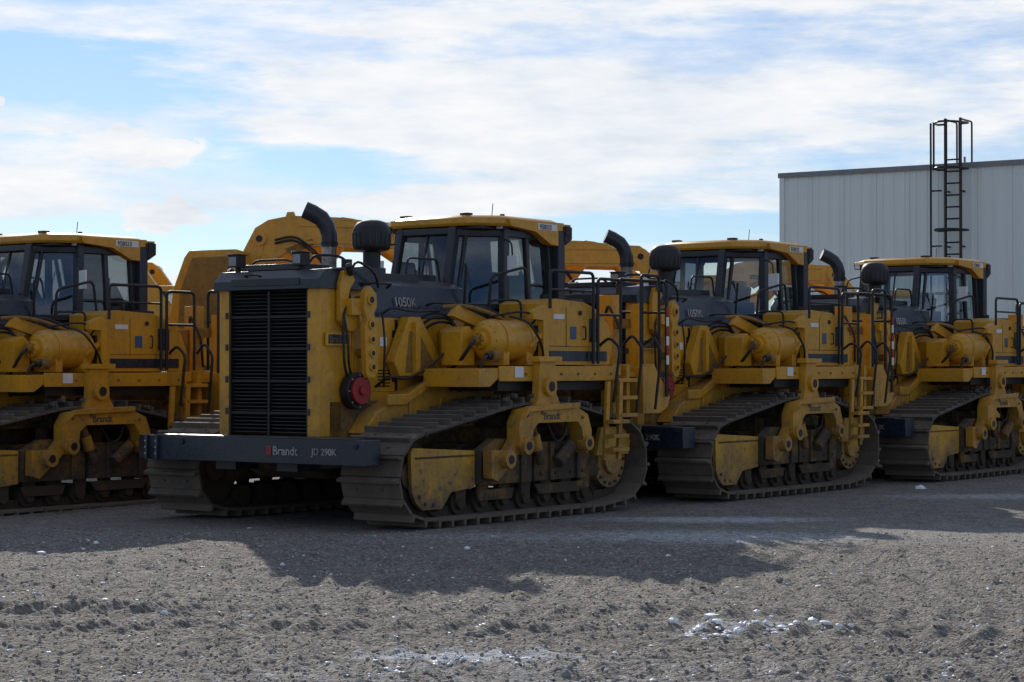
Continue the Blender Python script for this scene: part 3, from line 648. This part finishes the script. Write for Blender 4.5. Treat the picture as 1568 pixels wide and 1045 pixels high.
# crawler-track imprints: rows of grouser mounds (y at x=0, slope, half width, pitch, height, phase, skew)
BANDS=((16.55,.04,.30,.33,.085,0,.10),(15.55,.05,.24,.33,.055,.4,.10),(14.35,-.03,.36,.29,.075,.3,-.30),(13.35,-.02,.30,.29,.055,.1,-.30),(12.4,.02,.26,.27,.05,.0,.25),(18.2,.08,.34,.33,.06,.2,.15),(11.6,-.05,.24,.25,.045,.5,.2))
def ground_h(X,Y):
    h=.06*vnoise(X,Y,.25,1)+.035*vnoise(X,Y,.8,2)+.024*vnoise(X,Y,2.1,3)+.017*vnoise(X,Y,5,4)+.016*vnoise(X,Y,11,5)+.018*vnoise(X,Y,22,6)+.008*vnoise(X,Y,37,7)
    wob=.10*vnoise(X,Y,.3,9)
    for (y0,sl,hw,pt,amp,ph,sk) in BANDS:
        d=Y-(y0+sl*X)+wob
        g=np.exp(-(d/hw)**4)
        m=g*(0.45+.75*np.clip(vnoise(X,Y,.7,12+int(y0))+.4,0,1))
        ph_=(X+sk*d)/pt+ph+ .30*vnoise(X,Y,1.2,31)
        fr=ph_-np.floor(ph_)
        rid=np.exp(-((fr-.5)/.22)**2)
        h=h+m*amp*(rid-.3)
    fade=(1-sst(26,36,Y))*(1-sst(8,14,np.abs(X)))
    un=1-.75*sst(20.3,21.2,Y+.25*X)
    return h*fade*un - .008 +.02*np.minimum(0,X+4.5)*sst(-60,-20,X)
xs=np.concatenate([-np.geomspace(900,6.8,26),np.arange(-6.7,6.7,.022),np.geomspace(6.8,900,26)])
yf=[]; y=10.4
while y<30: yf.append(y); y+=.0016*y if y<21 else .005*y
ys=np.concatenate([-np.geomspace(900,.5,14),np.linspace(0,10.3,20),np.array(yf),np.geomspace(30.4,2500,26)])
XX,YY=np.meshgrid(xs,ys,indexing='ij'); ZZ=ground_h(XX,YY)
nx,ny=XX.shape; V=np.stack([XX,YY,ZZ],-1).reshape(-1,3)
idx=np.arange(nx*ny).reshape(nx,ny)
F=np.stack([idx[:-1,:-1],idx[1:,:-1],idx[1:,1:],idx[:-1,1:]],-1).reshape(-1,4)
me=bpy.data.meshes.new('ground')
me.vertices.add(len(V)); me.vertices.foreach_set('co',V.ravel())
me.loops.add(F.size); me.loops.foreach_set('vertex_index',F.ravel().astype(np.int32))
me.polygons.add(len(F)); me.polygons.foreach_set('loop_start',np.arange(0,F.size,4,dtype=np.int32))
me.update(); me.polygons.foreach_set('use_smooth',[True]*len(F))
gr=bpy.data.objects.new('gravel_ground',me); scene.collection.objects.link(gr)
m,nt,b=newmat('gravel'); 
geo=nt.nodes.new('ShaderNodeNewGeometry'); o=geo.outputs['Position']
n0=noise(nt,o,.35,5,.6); n1=noise(nt,o,3,8,.7); n2=noise(nt,o,28,6,.8); 
vo=nt.nodes.new('ShaderNodeTexVoronoi'); vo.inputs['Scale'].default_value=48; nt.links.new(o,vo.inputs['Vector'])
c=ramp(nt,n2,[(.30,(.085,.078,.069)),(.5,(.235,.215,.188)),(.69,(.47,.44,.395))])
c=mixc(nt,mth(nt,'MULTIPLY_ADD',n0,2.5,-.95,True),c,(.185,.172,.155),'MIX')
c=mixc(nt,.42,c,ramp(nt,n1,[(.34,(.125,.113,.098)),(.66,(.42,.385,.33))]))
vc=nt.nodes.new('ShaderNodeSeparateColor'); nt.links.new(vo.outputs['Color'],vc.inputs[0])
c=mixc(nt,mth(nt,'MULTIPLY_ADD',vc.outputs[0],3.0,-2.15,True),c,(.52,.51,.48))
c=mixc(nt,mth(nt,'MULTIPLY_ADD',vc.outputs[1],3.0,-2.25,True),c,(.075,.07,.065))
sx=nt.nodes.new('ShaderNodeSeparateXYZ'); nt.links.new(o,sx.inputs[0])
def ell(cx,cy,rx,ry,k=1.0):
    a=mth(nt,'DIVIDE',mth(nt,'SUBTRACT',sx.outputs[0],cx),rx); d=mth(nt,'DIVIDE',mth(nt,'SUBTRACT',sx.outputs[1],cy),ry)
    r=mth(nt,'ADD',mth(nt,'MULTIPLY',a,a),mth(nt,'MULTIPLY',d,d)); return mth(nt,'MULTIPLY',mth(nt,'SUBTRACT',1.0,r,None,True),k)
bias=ell(0,11.2,5,1.7,.15)
for e in ((1.9,23.4,2.2,.9,.21),(6.5,27.5,3,1.2,.21),(-2.6,14.6,3,.6,.09),(1.6,13.6,.9,.3,.19),(-.3,12.1,.8,.3,.17),(.5,20.8,3.5,1.4,.18),(4.5,21.5,4.0,3,.15),(-4.,18.5,4,1.5,.11),(2.5,17.5,3,1,.07),(0,15,6,4,.035)):  # first two ellipses: snow that also paints in the sunlit strips between dozers
    bias=mth(nt,'ADD',bias,ell(*e))
ns=noise(nt,o,8.5,12,.90)
sn=mth(nt,'MULTIPLY_ADD',mth(nt,'SUBTRACT',mth(nt,'ADD',ns,bias),.65),9,0,True)
c=mixc(nt,mth(nt,'MULTIPLY',sn,.85),c,(.64,.67,.71))
nt.links.new(c,b.inputs['Base Color']); b.inputs['Roughness'].default_value=.95; b.inputs['Specular IOR Level'].default_value=.15
hh=mth(nt,'ADD',mth(nt,'MULTIPLY',n2,1.0),mth(nt,'MULTIPLY',vo.outputs['Distance'],-.8))
bump(nt,b,hh,1.0,.028)
me.materials.append(m)
def scatter(name,arr,mat):
    tmp=bmesh.new(); bmesh.ops.create_icosphere(tmp,subdivisions=1,radius=1); tv=np.array([v.co[:] for v in tmp.verts]); tf=np.array([[v.index for v in f.verts] for f in tmp.faces]); tmp.free()
    arr=np.array(arr); gz=ground_h(arr[:,0],arr[:,1]); allv=[];allf=[];off=0
    for (x,y,s),z in zip(arr,gz):
        v=tv*(1+rng.uniform(-.28,.28,(len(tv),1)))
        a=rng.uniform(0,6.28); ca,sa=math.cos(a),math.sin(a)
        v=v*np.array([1,rng.uniform(.6,1),rng.uniform(.4,.75)])*s
        v=np.stack([v[:,0]*ca-v[:,1]*sa,v[:,0]*sa+v[:,1]*ca,v[:,2]],-1)
        v+=np.array([x,y,z+s*.18]); allv.append(v); allf.append(tf+off); off+=len(tv)
    me=bpy.data.meshes.new(name); me.from_pydata(np.concatenate(allv).tolist(),[],np.concatenate(allf).tolist())
    me.materials.append(mat); ob=bpy.data.objects.new(name,me); scene.collection.objects.link(ob); return ob
m2,nt,b=newmat('stone'); geo=nt.nodes.new('ShaderNodeNewGeometry'); n=noise(nt,geo.outputs['Position'],19,4)
nt.links.new(ramp(nt,n,[(.3,(.12,.11,.098)),(.55,(.32,.30,.265)),(.7,(.52,.50,.46))]),b.inputs['Base Color']); b.inputs['Roughness'].default_value=.9
m3,nt,b=newmat('snow'); b.inputs['Base Color'].default_value=(.82,.84,.87,1); b.inputs['Roughness'].default_value=.6
b.inputs['Subsurface Weight'].default_value=.3; b.inputs['Subsurface Radius'].default_value=(.03,.03,.03)
geo=nt.nodes.new('ShaderNodeNewGeometry'); bump(nt,b,noise(nt,geo.outputs['Position'],60,4),.5,.01)
st=[]
for i in range(16000):
    y=10.6+11*rng.random()**1.4; st.append((rng.uniform(-.28,.28)*y,y,min(.032,.005+.0036*rng.exponential())))
scatter('loose_stones',st,m2)
def img(x,y): return (x-784)*1.7/(y-565),5355/(y-565)
cl=[((1150,957),.06,14),((1110,968),.035,30),((1060,975),.02,30),((1190,965),.03,16),((1297,958),.045,4),((1290,966),.028,5),((85,846),.05,2),((62,851),.04,2),((213,834),.055,1),((715,843),.05,1),((700,1018),.022,30),((610,1030),.022,22),((740,965),.022,6),((960,963),.028,2),((500,880),.02,3),((1410,748),.09,1),((1540,893),.02,3),((1450,1030),.022,10),((800,1010),.018,16),((370,950),.016,8),((30,910),.025,5),((70,912),.025,4),((1490,960),.016,6)]
pool=[]
for (p,s,n) in cl:
    for i in range(n):
        X,Y=img(*p); pool.append((X+rng.normal()*s*3.0*(n>1),Y+rng.normal()*s*3.6*(n>1),s*rng.uniform(.2,1.05)))
for i in range(1000):
    y=10.7+10*rng.random()**1.6; pool.append((rng.uniform(-.27,.27)*y,y,.004+.0045*rng.exponential()))
scatter('snow_chunks',pool,m3)
# ------------------------------------------------------------ sky / sun
SD=Vector((-.22,.975,0)).normalized(); EL=R(24)
w=bpy.data.worlds.new('World'); scene.world=w; w.use_nodes=True
nt=w.node_tree; nt.nodes.clear(); out=nt.nodes.new('ShaderNodeOutputWorld'); bg=nt.nodes.new('ShaderNodeBackground'); nt.links.new(bg.outputs[0],out.inputs[0])
sky=nt.nodes.new('ShaderNodeTexSky'); sky.sky_type='NISHITA'; sky.sun_disc=False; sky.sun_elevation=EL; sky.sun_rotation=math.atan2(SD[0],SD[1])
sky.air_density=1.0; sky.dust_density=.2; sky.ozone_density=3
bg.inputs[1].default_value=.105
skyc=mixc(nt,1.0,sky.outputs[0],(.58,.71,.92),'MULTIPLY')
tc=nt.nodes.new('ShaderNodeTexCoord'); g=tc.outputs['Generated']
sx=nt.nodes.new('ShaderNodeSeparateXYZ'); nt.links.new(g,sx.inputs[0])
mp=nt.nodes.new('ShaderNodeMapping'); nt.links.new(g,mp.inputs[0]); mp.inputs['Scale'].default_value=(6,6,44); mp.inputs['Location'].default_value=(1.3,.4,.7); mp.inputs['Rotation'].default_value=(0,R(-4),0)
n1=noise(nt,mp.outputs[0],1.0,10,.60)
mp2=nt.nodes.new('ShaderNodeMapping'); nt.links.new(g,mp2.inputs[0]); mp2.inputs['Scale'].default_value=(15,15,62); mp2.inputs['Rotation'].default_value=(0,R(-4),0)
n2=noise(nt,mp2.outputs[0],1.0,9,.62)
mp3=nt.nodes.new('ShaderNodeMapping'); nt.links.new(g,mp3.inputs[0]); mp3.inputs['Scale'].default_value=(40,40,60)
n3=noise(nt,mp3.outputs[0],1.0,8,.6)
wx=mth(nt,'MULTIPLY_ADD',n2,.10,-.05); wz=mth(nt,'MULTIPLY_ADD',n1,.04,-.02)
dx=mth(nt,'ADD',sx.outputs[0],wx); dz=mth(nt,'ADD',sx.outputs[2],wz)
def D(x,y): return (x-784)/3150,(565-y)/3150
def blob(px,py,rx,ry,k,ux,uz):
    cx,cz=D(px,py)
    a=mth(nt,'DIVIDE',mth(nt,'SUBTRACT',ux,cx),rx/3150); d=mth(nt,'DIVIDE',mth(nt,'SUBTRACT',uz,cz),ry/3150)
    r=mth(nt,'ADD',mth(nt,'MULTIPLY',a,a),mth(nt,'MULTIPLY',d,d)); return mth(nt,'MULTIPLY',mth(nt,'SUBTRACT',1.0,r,None,True),k)
acc=None
for q in ((110,130,330,66,.21),(470,255,280,40,.16),(300,215,160,30,.10),(1000,345,420,40,.25),(300,365,380,60,.25),(60,215,80,20,.1),(560,75,190,25,.06),(150,20,180,22,.10),(1280,70,200,40,.03),(900,180,600,110,-.12),(230,225,90,34,-.15),(700,300,200,24,-.12)):
    e=blob(*q,dx,dz); acc=e if acc is None else mth(nt,'ADD',acc,e)
cov=mth(nt,'ADD',mth(nt,'MULTIPLY',n1,.62),mth(nt,'MULTIPLY',n2,.38))
cov=mth(nt,'SUBTRACT',cov,acc)
back=mth(nt,'MULTIPLY',mth(nt,'SUBTRACT',.93,sx.outputs[1],None,True),.9)  # clouds thinned beside and behind the camera, shaped to hold down fill light
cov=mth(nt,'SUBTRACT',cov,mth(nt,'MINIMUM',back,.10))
f=mth(nt,'MULTIPLY_ADD',mth(nt,'SUBTRACT',cov,.34),4.6,0,True)
vx=mth(nt,'ADD',sx.outputs[0],mth(nt,'MULTIPLY_ADD',n3,.034,-.017)); vz=mth(nt,'ADD',sx.outputs[2],mth(nt,'MULTIPLY_ADD',n3,.026,-.013))
pf=None
for q in ((262,338,76,26,1),(290,318,34,22,1),(225,332,34,18,.8),(240,240,85,26,.9),(200,220,40,22,.9),(12,172,26,12,.8)):
    e=blob(*q,vx,vz); pf=e if pf is None else mth(nt,'MAXIMUM',pf,e)
pf=mth(nt,'MULTIPLY',pf,2.6,None,True)
f=mth(nt,'MAXIMUM',mth(nt,'MULTIPLY',f,.96),pf)
shade=ramp(nt,n2,[(.30,(6.9,7.4,8.0)),(.48,(8.2,8.5,8.9)),(.66,(9.3,9.3,9.3))])
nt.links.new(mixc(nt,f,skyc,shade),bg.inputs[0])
sun=bpy.data.lights.new('sun','SUN'); sun.energy=4.8; sun.angle=R(.7); sun.color=(1,.94,.85)
so=bpy.data.objects.new('sun',sun); scene.collection.objects.link(so)
dirv=-(SD*math.cos(EL)+Vector((0,0,math.sin(EL)))); so.rotation_euler=dirv.to_track_quat('-Z','Y').to_euler(); so.location=(-10,20,15)
# ------------------------------------------------------------ camera
cam=bpy.data.cameras.new('camera'); cam.sensor_width=36; cam.lens=36*3150/1568; cam.clip_end=5000
co=bpy.data.objects.new('camera',cam); scene.collection.objects.link(co); co.location=(0,0,1.7); co.rotation_euler=(R(90)+math.atan(42.5/3150),0,0)
scene.camera=co
scene.view_settings.view_transform='Standard'; scene.view_settings.look='None'; scene.view_settings.exposure=0
